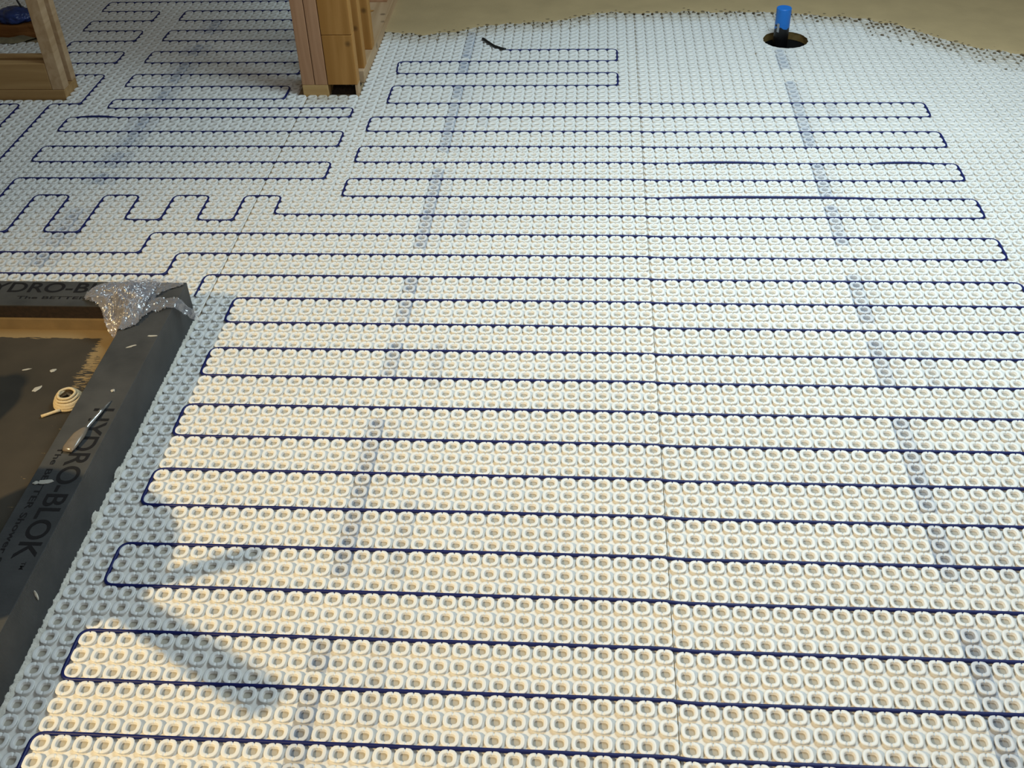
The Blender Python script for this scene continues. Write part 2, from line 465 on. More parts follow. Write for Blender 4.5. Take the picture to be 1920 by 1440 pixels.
sheet('membrane_sheet', range(-32, 0), -2.08, 33, 99, 0.0, 'white studded membrane sheet behind the shower curb, left of the framed partition end', (None, -2.085))
sheet('membrane_sheet', range(-24, 0), -34.1, 33, 70, 0.0, 'white studded membrane sheet at the left edge, in front of the low timber blocking', (None, -34.11))
sheet('membrane_sheet', range(-24, 0), -34.1, 74, 99, 0.0, 'white studded membrane sheet at the top left corner, behind the low timber blocking', (None, -34.11))

# ------------------------------------------------------------------ heating cables
ZC = -.062
def jogv(c): return 0.0 if c < 29.5 else (-.129 if c > 30.6 else -.129 * (c - 29.5) / 1.1)
def cable_points(path, lifts=()):
    """lattice polyline -> dense rounded polyline"""
    pts = [np.array(p, float) for p in path]; out = []
    rad = .62
    for k, p in enumerate(pts):
        if 0 < k < len(pts) - 1:
            a = pts[k - 1] - p; b = pts[k + 1] - p
            la, lb = np.linalg.norm(a), np.linalg.norm(b)
            r = min(rad, la / 2, lb / 2)
            A = p + a / la * r; B = p + b / lb * r
            for s in np.linspace(0, 1, 7):
                out.append((1 - s) ** 2 * A + 2 * s * (1 - s) * p + s * s * B)
        else: out.append(p)
    dense = [out[0]]
    for a, b in zip(out[:-1], out[1:]):
        L = np.linalg.norm(b - a)
        if L < 1e-6: continue
        n = max(1, int(L / .8))
        for s in range(1, n + 1): dense.append(a + (b - a) * s / n)
    res = []
    for i, (c, v) in enumerate(dense):
        w = .018 * noise.noise(Vector((c * .35, v * .7, 1.3))); z = ZC + .012 * noise.noise(Vector((c * .3, v, 5)))
        for (lv, l0, l1, h) in lifts:
            if abs(v - lv) < .3 and l0 < c < l1: z += h * math.sin(math.pi * (c - l0) / (l1 - l0)) ** .5
        res.append(W(c, v + jogv(c) + w, z))
    return res
CR = .105 * P
A = [(16.3, 82), (28, 82), (28, 79), (5.7, 79), (5.9, 76), (28, 76), (28, 73), (6, 73), (6, 69), (56, 69), (56, 66), (5, 66), (5, 63), (56, 63), (56, 60), (5, 60), (5, 57), (56, 57), (56, 54), (5, 54), (5, 51), (56, 51), (56, 48), (0, 48), (0, 51),
     (-3.08, 51), (-3.08, 47), (-6.08, 47), (-6.08, 51), (-9.08, 51), (-9.08, 47), (-12.08, 47), (-12.08, 51), (-15.08, 51), (-15.08, 45), (-18.08, 45), (-18.08, 51), (-21.08, 51), (-21.08, 45), (-24.08, 45), (-24.08, 54),
     (3, 54), (3, 57), (-24.08, 57), (-24.08, 60), (3, 60), (3, 63), (-24.08, 63), (-24.08, 66), (3, 66), (3, 68), (-21.08, 68), (-21.08, 70), (-4.2, 70), (-4.2, 73), (-21.08, 73), (-21.08, 76), (-4.08, 76), (-4.08, 79), (-21.08, 79), (-21.08, 82), (-4.08, 82), (-4.08, 85),
     (-21.1, 85), (-21.1, 88), (-4.08, 88), (-4.08, 91), (-21.1, 91), (-21.1, 94), (-4.08, 94), (-4.08, 97), (-31.1, 97), (-31.1, 94), (-24.08, 94), (-24.08, 91), (-31.1, 91), (-31.1, 88), (-24.08, 88), (-24.08, 85), (-31.1, 85), (-31.1, 82), (-24.08, 82), (-24.08, 79), (-31.1, 79), (-31.1, 76), (-24.08, 76), (-24.08, 69),
     (-27.08, 69), (-27.08, 42), (-9.08, 42), (-9.08, 45), (56, 45), (56, 42), (-6.08, 42), (-6.08, 39), (-30.1, 39), (-30.1, 69), (-34.1, 69), (-34.1, 60)]
LIFT = [(51, 31.5, 48, .16), (57, 33, 40.5, .15), (57, 49, 54, .14), (66, -23, -19.5, .14)]
cabA = link('heating_cable', tube_mesh('heating_cable', cable_points(A, LIFT), CR, 8), M_CABLE)
tag(cabA, 'navy blue heating cable looping over the far and left floor, ending in a black sleeve', 'cable')
sl = [W(16.5, 82.0, .02), W(16.0, 82.15, .06), W(15.3, 82.6, .1), W(14.6, 83.6, .12), W(13.9, 84.65, .14)]
sl2 = []
for a, b in zip(sl[:-1], sl[1:]):
    for s in range(4): sl2.append(a.lerp(b, s / 4))
sl2.append(sl[-1])
o = link('end_sleeve', tube_mesh('end_sleeve', sl2, [CR * 1.3] + [.155 * P] * (len(sl2) - 1), 12), M_BLACK, cabA)
tag(o, 'black end sleeve')
B = [(-3.0, 36.3), (-3.0, 39), (56, 39), (56, 36), (0, 36), (0, 33), (56, 33), (56, 30), (0, 30), (0, 27), (56, 27), (56, 24), (0, 24), (0, 21), (56, 21), (56, 18), (0, 18), (0, 15), (56, 15), (56, 12), (0, 12), (0, 9), (56, 9), (56, 6), (0, 6), (0, 3), (56, 3), (56, 0), (0, 0), (0, -4)]
cabB = link('heating_cable', tube_mesh('heating_cable', cable_points(B), CR, 10), M_CABLE)
tag(cabB, 'navy blue heating cable in long parallel foreground runs, starting at the curb corner', 'cable')

# ------------------------------------------------------------------ levelling compound
def build_compound():
    V, I, L = [], [], []
    step = .5; c = 3.0
    cs = np.arange(3.0, 74, step)
    prev = None
    for c in cs:
        e = edge_v(c) + .55 * noise.noise(Vector((c * .6, 0, 0))) + .5 * noise.noise(Vector((c * 2.1, 3, 0))) + .6
        col = [W(c, e, -.03), W(c, e + .25, .03), W(c, e + 1.2, .05), W(c, e + 6, .07), W(c, 112, .09)]
        b = len(V); V.extend([tuple(p) for p in col])
        if prev is not None:
            for k in range(4): I.extend([prev + k, b + k, b + k + 1, prev + k + 1]); L.append(4)
        prev = b
    o = link('levelling_compound', mesh_np('levelling_compound', V, I, L), M_COMP)
    tag(o, 'smooth tan levelling compound over the far end of the membrane, with a wavy edge', 'compound')
    # dabs of compound caught in the stud recesses just ahead of the pour
    V, I, L = [], [], []
    def disc(c, v, r, z):
        b = len(V); n = 7; ph = random.random() * 6
        for k in range(n):
            q = r * random.uniform(.7, 1.15)
            V.append(tuple(W(c + q * math.cos(ph + k * 6.283 / n), v + q * .8 * math.sin(ph + k * 6.283 / n), z)))
        I.extend(range(b, b + n)); L.append(n)
    for i in range(3, 72):
        for half in (0, 1):
            for j in range(-5, 4):
                cc = i + (0 if half else .5); vv = round(edge_v(i)) + j + (0 if half else .5)
                d = vv - edge_v(cc)
                wide = 2.4 if cc > 54 else 1.1
                pr = math.exp(-((d - (-.6 if cc > 54 else .4)) / wide) ** 2) * (.95 if cc > 54 else .75)
                if random.random() > pr: continue
                if math.hypot(cc - HC[0], vv - HC[1]) < 3: continue
                disc(cc, vv, random.uniform(.12, .24), .045 if d > .2 else (.012 if not half else -.06))
    o2 = link('compound_dabs', mesh_np('compound_dabs', V, I, L, smooth=False), M_COMPD)
    tag(o2, 'scatter of small dark brown dabs caught between studs along the front edge of the tan compound', 'compound', kind='stuff')
build_compound()

# ------------------------------------------------------------------ seam dirt line
def ribbon(name, pts, wids, z, mat, label, cat, hgt=.05):
    V, I, L = [], [], []; n = len(pts); K = 5
    for (c, v), w in zip(pts, wids):
        for k in range(K):
            s = k / (K - 1) * 2 - 1
            V.append(tuple(W(c + s * w + .02 * random.uniform(-1, 1), v + .05 * random.uniform(-1, 1), z + hgt * (1 - s * s) * random.uniform(.6, 1.3))))
    for i in range(n - 1):
        for k in range(K - 1):
            a = i * K + k; I.extend([a, a + 1, a + K + 1, a + K]); L.append(4)
    o = link(name, mesh_np(name, V, I, L), mat)
    return tag(o, label, cat)

# thin-set bead between curb and membrane
pts, wd = [], []
v = -3.0
while v < 33.6:
    wide = .15 + .07 * abs(noise.noise(Vector((v * 1.7, 0, 2)))) * 2 + .22 * math.exp(-((v - 13.0) / 1.1) ** 2) + .06 * math.exp(-((v - 3.6) / 1.5) ** 2)
    pts.append((-1.99 - wide * .55 + .03 * noise.noise(Vector((v * 3, 4, 1))), v)); wd.append(wide * random.uniform(.75, 1.25)); v += .11
ribbon('mortar_bead', pts, wd, -.12, M_MORTAR, 'ragged off-white mortar bead squeezed out along the foot of the dark curb', 'mortar', .30)

# ------------------------------------------------------------------ shower curb
def text_mesh(txt, width, height, extr=.0003):
    cu = bpy.data.curves.new('lettering', 'FONT'); cu.body = txt; cu.size = 1.0; cu.extrude = 0; cu.offset = 0.012
    ob = bpy.data.objects.new('lettering_tmp', cu); COL.objects.link(ob)
    dg = bpy.context.evaluated_depsgraph_get(); dg.update()
    me = bpy.data.meshes.new_from_object(ob.evaluated_get(dg))
    bpy.data.objects.remove(ob); bpy.data.curves.remove(cu)
    n = len(me.vertices); co = np.empty(n * 3, np.float32); me.vertices.foreach_get('co', co); co = co.reshape(-1, 3)
    x0, x1 = co[:, 0].min(), co[:, 0].max(); y0, y1 = co[:, 1].min(), co[:, 1].max()
    co[:, 0] = (co[:, 0] - x0) / (x1 - x0) * width; co[:, 1] = (co[:, 1] - y0) / (y1 - y0) * height; co[:, 2] = 0
    me.vertices.foreach_set('co', co.ravel()); me.update()
    return me
CZ0, CZ1 = -.2, 3.0
curb = empty('shower_curb', W(-2.1, 33.4, -.2))
tag(curb, 'charcoal foam-board shower curb with black printed lettering, turning a corner beside the membrane', 'curb')
def curb_piece(name, c0, c1, v0, v1, z0, z1, mat, bev=.0015):
    return lbox(name, c0, c1, v0, v1, z0, z1, mat, bev, curb)
curb_piece('curb_leg', -4.95, -2.1, -9, 33.4, CZ0, CZ1, M_CURB)
curb_piece('curb_leg', -46, -4.952, 30.45, 33.4, CZ0, CZ1, M_CURB)
# rough brown lining on the inner face and tan thin-set at its foot
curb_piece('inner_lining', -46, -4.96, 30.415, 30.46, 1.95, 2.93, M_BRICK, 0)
curb_piece('thinset_fillet', -46, -4.955, 30.30, 30.448, .95, 2.02, M_TANMORTAR, .003)
curb_piece('thinset_fillet', -5.10, -4.945, 2, 30.3, .95, 1.7, M_TANMORTAR, .003)
def letters(txt, width, height, c, v, rot):
    me = text_mesh(txt, width * P, height * P)
    o = link('printed_lettering', me, M_INK, curb)
    o.location = W(c, v, CZ1) + Vector((0, 0, .0005)) - curb.location; o.rotation_euler = (0, 0, rot)
    o['label'] = 'black printed words on the grey curb'
    return o
letters('HYDRO-BLOK', 11.9, 1.25, -3.62, 19.85, -math.pi / 2)
letters('The BETTER Shower System', 11.0, .48, -4.52, 16.4, -math.pi / 2)
letters('TM', .5, .22, -2.9, 7.75, -math.pi / 2)
letters('HYDRO-BLOK', 11.9, 1.2, -16.85, 32.0, 0)
letters('The BETTER Shower System', 11.0, .42, -13.35, 31.12, 0)

# pan inside the curb
pan = lbox('shower_pan', -46, -4.96, -9, 30.44, -.2, 1.1, M_PAN, 0)
# object coordinates of the pan material are the lattice's own
def rebase(o):
    off = o.location.copy()
    for vv in o.data.vertices: vv.co += off
    o.location = (0, 0, 0)
rebase(pan)
tag(pan, 'dark brown sunken shower base board inside the charcoal curb, with tan mortar smears', 'shower base')

# flecks
def fleck(c, v, z, r, h, el=1.0, rz=0.0, label=''):
    bm = bmesh.new(); bmesh.ops.create_icosphere(bm, subdivisions=2, radius=1.0)
    sd = random.random() * 50
    for q in bm.verts:
        k = 1 + .5 * noise.noise(q.co * 1.8 + Vector((sd, 0, 0)))
        q.co = Vector((q.co.x * r * el * k, q.co.y * r * k, (q.co.z * h * .5 + h * .45) * 1.0))
    bmesh.ops.scale(bm, vec=(P, P, P), verts=bm.verts)
    o = bm_obj('mortar_fleck', bm, M_FLAKE); o.location = W(c, v, z); o.rotation_euler = (0, 0, rz)
    tag(o, label, 'debris', 'pale flecks of mortar in the shower')
    return o
fleck(-3.08, 21.52, 3.0, .13, .09, 1.1, 0, 'round white speck on the curb top above the steel tool')
fleck(-4.55, 13.45, 3.0, .13, .08, 1.3, .2, 'small white crumb on the inner edge of the curb top')
fleck(-4.05, 13.55, 3.0, .17, .07, 2.4, .25, 'long white smear across the shaded part of the curb top')
fleck(-2.5, 27.16, 3.0, .08, .03, 4.0, .1, 'thin pale scrape on the curb top below the clear plastic')
fleck(-3.5, 26.0, 3.0, .08, .03, 4.5, .5, 'faint diagonal scrape on the curb top towards the pan')
fleck(-10.93, 25.87, 1.1, .07, .03, 4.5, .35, 'thin pale sliver on the pan near its dark shadow')
fleck(-9.11, 25.8, 1.1, .15, .05, 1.4, .5, 'small pale chip on the pan above the cord coil')
fleck(-9.4, 23.9, 1.1, .2, .05, 1.7, .9, 'pale curved crumb on the pan left of the cord coil')
# dab on the curb's outer face
o = fleck(-2.06, 6.6, 1.5, .07, .75, 1.0, 0, "white dab of mortar on the curb's outer face"); o.data.materials[0] = M_MORTAR
o = fleck(-2.08, 13.6, .05, .42, .55, .25, 0, 'broad dry mortar smear at the foot of the curb by the upper loop ends'); o.data.materials[0] = M_MORTAR; o['group'] = 'smears'
o = fleck(-2.08, 17.3, .0, .55, .45, .2, 0, 'ragged mortar smear low on the curb beside the letters'); o.data.materials[0] = M_MORTAR; o['group'] = 'smears'

# ------------------------------------------------------------------ cord coil
def cord_coil():
    root = empty('cord_coil', W(-6.72, 22.55, 1.1))
    tag(root, 'small wound coil of cream cord lying on the dark pan beside the curb', 'cord')
    m = simple('cream_cord', (0.62, 0.50, 0.31), .7, var=.08, scale=300)
    pts = []
    z = .10
    for layer, (r0, turns) in enumerate([(.92, 2.0), (.88, 1.8), (.80, 2.0), (.68, 1.6), (.54, 1.3)]):
        n = int(turns * 26)
        for i in range(n):
            t = (i / 26) * 2 * math.pi + layer * 2.1
            r = r0 - .06 * i / n + .012 * math.sin(5 * t)
            zz = .10 + .155 * layer + .1 * i / n
            pts.append(Vector((r * math.cos(t), r * math.sin(t), zz)) * P)
    link('wound_turns', tube_mesh('wound_turns', pts, .088 * P, 8), m, root)
    tail = [Vector((-.2, -.92, .2)), Vector((-.5, -1.02, .16)), Vector((-.85, -1.2, .12)), Vector((-1.25, -1.42, .1))]
    link('loose_end', tube_mesh('loose_end', [p * P for p in tail], .10 * P, 8), m, root)
cord_coil()

# ------------------------------------------------------------------ small steel tool lying on the curb
def steel_tool():
    a = W(-2.85, 20.55, 3.0) ; b = W(-3.75, 15.95, 3.0)
    d = (b - a).normalized()
    root = empty('hand_tool', W(-3.3, 18.1, 3.0))
    tag(root, 'pointed steel hand tool with a tan translucent handle lying on the curb lettering', 'tool')
    steel = simple('worn_steel', (0.50, 0.50, 0.49), .28, metal=.9, var=.2)
    tan = simple('tan_plastic_handle', (0.20, 0.165, 0.13), .22, var=.2, spec=.6)
    L = (b - a).length
    pts, rad = [], []
    for s, r in [(0, .02), (.04, .05), (.12, .08), (.2, .10), (.21, .13), (.26, .13), (.28, .11), (.4, .125), (.52, .14), (.57, .12), (.6, .10)]:
        p = a + (b - a) * s; p.z = W(0, 0, 3.0).z + max(r, .05) * P
        pts.append(p - root.location); rad.append(r * P)
    link('steel_shank', tube_mesh('steel_shank', pts, rad, 12), steel, root)
    bm = bmesh.new(); side = Vector((-d.y, d.x, 0))
    prof = [(.55, .10, .11), (.62, .22, .17), (.72, .36, .2), (.85, .38, .18), (.95, .38, .15), (1.0, .30, .10)]
    prev = None; rings = []
    for s, w, h in prof:
        cpt = a + (b - a) * s; ring = []
        for k in range(16):
            t = k / 16 * 2 * math.pi
            ox = math.copysign(abs(math.cos(t)) ** .8, math.cos(t)) * w * (1 + .05 * math.sin(9 * s + k)); oz = math.sin(t) * h + h
            q = cpt + side * ox * P; q.z = W(0, 0, 3.0).z + oz * P + .0002
            ring.append(bm.verts.new(q - root.location))
        rings.append(ring)
    for r0, r1 in zip(rings[:-1], rings[1:]):
        for k in range(16): bm.faces.new((r0[k], r0[(k + 1) % 16], r1[(k + 1) % 16], r1[k]))
    bm.faces.new(rings[0][::-1]); bm.faces.new(rings[-1])
    bm_obj('handle', bm, tan, root, smooth=True)
steel_tool()

# ------------------------------------------------------------------ green tube at the frame edge
def green_tube():
    root = empty('caulk_tube', W(-7.15, 11.4, 1.1), math.radians(12))
    tag(root, 'green tube with a crumpled clear wrapper end lying in the pan at the left edge', 'tube')
    g = simple('green_plastic', (0.10, 0.42, 0.14), .35)
    pts = [Vector((0, y, .55)) * P for y in (-4, -3, -2, -1, 0, .6, .9)]
    link('tube_body', tube_mesh('tube_body', pts, [.52 * P] * 6 + [.42 * P], 20), g, root)
    bm = bmesh.new(); bmesh.ops.create_icosphere(bm, subdivisions=3, radius=.55 * P)
    for q in bm.verts:
        q.co *= 1 + .25 * noise.noise(q.co * 160); q.co.y *= .9; q.co.z = max(q.co.z, -.5 * P)
    o = bm_obj('crumpled_end', bm, simple('crumpled_clear_film', (.62, .66, .64), .15, spec=.8), root, smooth=True)
    o.location = Vector((0, 1.05, .55)) * P
green_tube()

# ------------------------------------------------------------------ crumpled clear plastic film on the curb corner
def film_material():
    m = bpy.data.materials.new('crumpled_clear_plastic'); m.use_nodes = True
    nt = m.node_tree; nt.nodes.clear()
    out = N(nt, 'ShaderNodeOutputMaterial')
    tr = N(nt, 'ShaderNodeBsdfTransparent'); tr.inputs[0].default_value = (.95, .95, .97, 1)
    gl = N(nt, 'ShaderNodeBsdfGlossy'); gl.inputs['Roughness'].default_value = .2; gl.inputs['Color'].default_value = (1, 1, 1, 1)
    df = N(nt, 'ShaderNodeBsdfDiffuse'); df.inputs['Color'].default_value = (.86, .85, .92, 1)
    fr = N(nt, 'ShaderNodeLayerWeight'); fr.inputs[0].default_value = .35
    tc = N(nt, 'ShaderNodeTexCoord')
    vo = N(nt, 'ShaderNodeTexVoronoi'); vo.feature = 'DISTANCE_TO_EDGE'; vo.inputs['Scale'].default_value = 1
    mp = N(nt, 'ShaderNodeMapping'); mp.inputs['Scale'].default_value = (62, 15, 34); mp.inputs['Rotation'].default_value = (0, 0, .75)
    wn = N(nt, 'ShaderNodeTexNoise'); wn.inputs['Scale'].default_value = 22; wn.inputs['Detail'].default_value = 4
    nt.links.new(tc.outputs['Object'], wn.inputs['Vector'])
    ad = N(nt, 'ShaderNodeMix', data_type='RGBA', blend_type='ADD'); ad.inputs[0].default_value = .035
    nt.links.new(tc.outputs['Object'], ad.inputs[6]); nt.links.new(wn.outputs['Color'], ad.inputs[7])
    nt.links.new(ad.outputs[2], mp.inputs['Vector']); nt.links.new(mp.outputs['Vector'], vo.inputs['Vector'])
    bp = N(nt, 'ShaderNodeBump'); bp.inputs['Strength'].default_value = .9; bp.inputs['Distance'].default_value = .004
    nt.links.new(vo.outputs['Distance'], bp.inputs['Height'])
    nt.links.new(bp.outputs['Normal'], gl.inputs['Normal']); nt.links.new(bp.outputs['Normal'], df.inputs['Normal']); nt.links.new(bp.outputs['Normal'], fr.inputs['Normal'])
    mr = N(nt, 'ShaderNodeMapRange'); mr.inputs[3].default_value = .2; mr.inputs[4].default_value = .85
    nt.links.new(fr.outputs['Fresnel'], mr.inputs[0])
    m1 = N(nt, 'ShaderNodeMixShader'); m1.inputs[0].default_value = .55
    nt.links.new(gl.outputs[0], m1.inputs[1]); nt.links.new(df.outputs[0], m1.inputs[2])
    m2 = N(nt, 'ShaderNodeMixShader')
    nt.links.new(mr.outputs[0], m2.inputs[0]); nt.links.new(tr.outputs[0], m2.inputs[1]); nt.links.new(m1.outputs[0], m2.inputs[2])
    nt.links.new(m2.outputs[0], out.inputs['Surface'])
    return m
def in_poly(x, y, poly):
    r = False; j = len(poly) - 1
    for i in range(len(poly)):
        xi, yi = poly[i]; xj, yj = poly[j]
        if (yi > y) != (yj > y) and x < (xj - xi) * (y - yi) / (yj - yi) + xi: r = not r
        j = i
    return r
def film():
    poly = [(-8.55, 31.1), (-8.5, 32.3), (-7.9, 33.0), (-6.8, 33.2), (-5.6, 33.5), (-4.0, 33.75), (-2.9, 33.6), (-2.2, 33.6), (-2.2, 32.9), (-3.1, 32.3), (-3.6, 31.4),
            (-2.2, 31.3), (-1.0, 31.7), (-.9, 30.9), (-2.0, 30.2), (-3.5, 29.6), (-3.9, 28.2), (-4.6, 27.6), (-5.4, 27.7), (-6.4, 28.9), (-7.2, 30.2)]
    m = film_material()
    root = empty('plastic_film', W(-4.8, 31, 3.0))
    tag(root, 'crumpled clear plastic film draped over the corner of the dark curb', 'plastic')
    V, idx, I, L = [], {}, [], []
    step = .065
    nx = int(9 / step); ny = int(8 / step)
    def pos(i, j):
        return -9.0 + i * step, 27.0 + j * step
    for layer in range(2):
        idx = {}; dz = layer * .28; sd = layer * 13.7
        for i in range(nx):
            for j in range(ny):
                x, y = pos(i, j)
                jx = x + .12 * noise.noise(Vector((x * 1.3, y * 1.3, 9 + sd))); jy = y + .12 * noise.noise(Vector((x * 1.3, y * 1.3, 19 + sd)))
                if not in_poly(jx, jy, poly): continue
                if layer == 1 and (x > -3.9 or not in_poly(jx + (.35 if x < -5 else -.35), jy + .1, poly)): continue
                dmin = min(math.dist((jx, jy), q) for q in poly)
                edge = min(1, dmin / 1.6)
                n1 = 1 - abs(noise.noise(Vector((x * .8, y * .8, sd)))) * 2
                n2 = 1 - abs(noise.noise(Vector((x * 2.1, y * 2.1, 4 + sd)))) * 2
                n3 = abs(noise.noise(Vector((x * 4.8, y * 4.8, 8 + sd))))
                n4 = noise.noise(Vector((x * 9, y * 9, 8 + sd)))
                big = math.exp(-(((x + 5.9) / 2.0) ** 2 + ((y - 30.6) / 1.8) ** 2))
                h = .06 + (.6 * n1 * big + .42 * n2 * (.35 + big) + .34 * n3 + .03 * n4) * (.35 + .65 * edge) + dz * big
                h = max(h, .04)
                # beyond the outer face of the curb the strip hangs towards the floor
                zb = 3.0
                if x > -2.05: zb = 3.0 - min(2.4, (x + 2.05) * 1.7)
                if y < 30.4 and x < -5.0: zb = 3.0 - min(1.2, (30.4 - y) * .75) * min(1, (-5.0 - x) / .4)
                idx[(i, j)] = len(V); V.append(tuple(W(x + .1 * n2, y + .1 * n3, zb + h) - root.location))
        for (i, j), a in idx.items():
            if (i + 1, j) in idx and (i, j + 1) in idx and (i + 1, j + 1) in idx:
                I.extend([a, idx[(i + 1, j)], idx[(i + 1, j + 1)], idx[(i, j + 1)]]); L.append(4)
    link('crumpled_sheet', mesh_np('crumpled_sheet', V, I, L, smooth=True), m, root)
film()

# ------------------------------------------------------------------ framing
TOPZ = 78
def stud(c0, c1, v0, v1, z0, mat, label):
    o = lbox('wall_stud', c0, c1, v0, v1, z0, TOPZ, mat, .002)
    return tag(o, label, 'stud', 'upright wall studs')
# partition in the middle of the picture
o = lbox('bottom_plate', -2.42, 0.08, 70.85, 96, -.2, 1.03, M_WOODP, .002); tag(o, 'yellow pine bottom plate under the paired reddish studs of the centre partition', 'plate')
o = lbox('bottom_plate', 0.10, 3.02, 74.2, 112, -.2, 1.03, M_WOODY, .002); tag(o, 'pale bottom plate running back under the right-hand studs of the centre partition', 'plate')
stud(-2.42, -1.19, 70.85, 73.8, 1.03, M_WOODR, 'leftmost reddish upright stud at the end of the centre partition')
stud(-1.13, 0.06, 70.85, 73.8, 1.03, M_WOODR, 'second reddish upright stud of the centre partition, against the broad board')
o = lbox('wall_stud', 0.12, 3.02, 70.87, 72.1, 1.03, 5.9, M_WOOD, .002); tag(o, 'short knotty lower length of the broad board at the partition end, above the dark gap', 'stud', 'upright wall studs')
stud(0.12, 3.02, 70.87, 72.1, 5.93, M_WOOD, 'broad brown board facing forward at the partition end, upper length')
bm = bmesh.new(); bmesh.ops.create_grid(bm, x_segments=26, y_segments=22, size=1)  # debris mound, coloured near-black to stand in for the shade of the gap
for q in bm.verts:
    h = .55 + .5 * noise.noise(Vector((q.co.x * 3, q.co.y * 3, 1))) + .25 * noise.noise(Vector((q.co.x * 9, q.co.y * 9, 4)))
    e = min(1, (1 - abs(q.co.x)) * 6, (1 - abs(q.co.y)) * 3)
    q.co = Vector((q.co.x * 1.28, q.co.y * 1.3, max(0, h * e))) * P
o = bm_obj('gap_shade_rubble', bm, simple('shade_toned_rubble', (.022, .014, .007), .95, var=.5, scale=200), None, True)
o.location = W(1.45, 72.75, -.2); tag(o, 'crumbly rubble with painted-in shade, filling the gap under the broad board of the partition end', 'rubble')
o = lbox('wood_strip', 2.74, 3.02, 70.9, 71.98, -.2, 1.02, M_WOODY, .001); tag(o, 'thin pale wood strip closing the right side of the gap under the broad board', 'wood strip')
stud(0.12, 3.02, 74.8, 76.03, 1.03, M_WOOD, 'upright stud next behind the broad front board of the partition')
stud(0.12, 3.02, 79.6, 80.85, 1.03, M_WOOD, 'third upright stud back along the right side of the partition')
o = lbox('wood_block', 0.12, 2.4, 93.4, 94.6, 1.03, 6, M_WOODR, .002); tag(o, 'reddish wood block standing on the plate at the top edge behind the studs', 'wood block')
fk = fleck(.9, 90.5, 1.03, .3, .12, 1.6, .2, 'small brown wood chip on the plate behind the centre studs')
fk.data.materials[0] = M_WOOD; fk['group'] = 'offcuts'

# low framing at the left
o = lbox('bottom_plate', -60, -26.0, 70.4, 73.4, -.2, .78, M_WOODX, .002); tag(o, 'bottom plate of the left-hand partition under the low blocking', 'plate')
o = lbox('blocking_board', -60, -27.25, 70.45, 71.45, .80, 3.45, M_WOODX, .002); tag(o, 'front board on edge between uprights in the left partition', 'board', 'boards on edge')
o = lbox('blocking_board', -60, -27.25, 72.3, 73.4, .80, 3.35, M_WOODX, .002); tag(o, 'rear board on edge behind the front one in the left partition', 'board', 'boards on edge')
stud(-27.22, -26.0, 70.45, 71.65, .80, M_WOODY, 'front upright at the end of the left partition')
stud(-27.4, -26.02, 72.55, 73.5, .80, M_WOODY, 'rear upright at the end of the left partition')

# ------------------------------------------------------------------ blue standpipe
def standpipe():
    root = empty('standpipe', W(45.05, 85.1, -6))
    tag(root, 'bright blue stub pipe standing in the round hole at the far right, black smeared foot', 'pipe')
    m, nt, b = new_mat('blue_pipe_plastic')
    tc = N(nt, 'ShaderNodeTexCoord'); sx = N(nt, 'ShaderNodeSeparateXYZ'); nt.links.new(tc.outputs['Object'], sx.inputs[0])
    nz = N(nt, 'ShaderNodeTexNoise'); nz.inputs['Scale'].default_value = 26
    nt.links.new(tc.outputs['Object'], nz.inputs['Vector'])
    ma = N(nt, 'ShaderNodeMath', operation='MULTIPLY_ADD'); nt.links.new(nz.outputs['Fac'], ma.inputs[0]); ma.inputs[1].default_value = -.09
    nt.links.new(sx.outputs['Z'], ma.inputs[2])
    gt = N(nt, 'ShaderNodeMath', operation='GREATER_THAN'); nt.links.new(ma.outputs[0], gt.inputs[0]); gt.inputs[1].default_value = (6 + .15) * P - .022
    mx = N(nt, 'ShaderNodeMix', data_type='RGBA'); nt.links.new(gt.outputs[0], mx.inputs[0])
    mx.inputs[6].default_value = (0.003, .003, .004, 1); mx.inputs[7].default_value = (0.005, 0.17, 0.62, 1)
    nt.links.new(mx.outputs[2], b.inputs['Base Color']); b.inputs['Roughness'].default_value = .4
    bm = bmesh.new(); n = 40; ro, ri = .76 * P, .70 * P
    rings = []
    for r, z in [(ro, 0), (ro, 9.0 * P), (ro - .001, 9.04 * P), (ro - .003, 9.05 * P), (0.02 * P, 9.05 * P)]:
        rings.append([bm.verts.new((r * math.cos(2 * math.pi * i / n), r * math.sin(2 * math.pi * i / n), z)) for i in range(n)])
    for a, c in zip(rings[:-1], rings[1:]):
        for i in range(n): bm.faces.new((a[i], a[(i + 1) % n], c[(i + 1) % n], c[i]))
    bm.faces.new(rings[-1])
    bm_obj('pipe_body', bm, m, root, smooth=False)
    # grey tag on the pipe's left side
    bm = box_bm(-.02 * P, .02 * P, -.2 * P, .1 * P, 0, .9 * P, .001)
    o = bm_obj('grey_tag', bm, simple('grey_tag', (.35, .38, .42), .5), root)
    o.location = (-.52 * P, -.58 * P, 6.7 * P); o.rotation_euler = (0, 0, .7)
    sp_ = fleck(45.35, 83.1, -1.4, .12, .5, 1, 0, 'tan drip inside the round pipe hole'); sp_['group'] = 'drips'
standpipe()

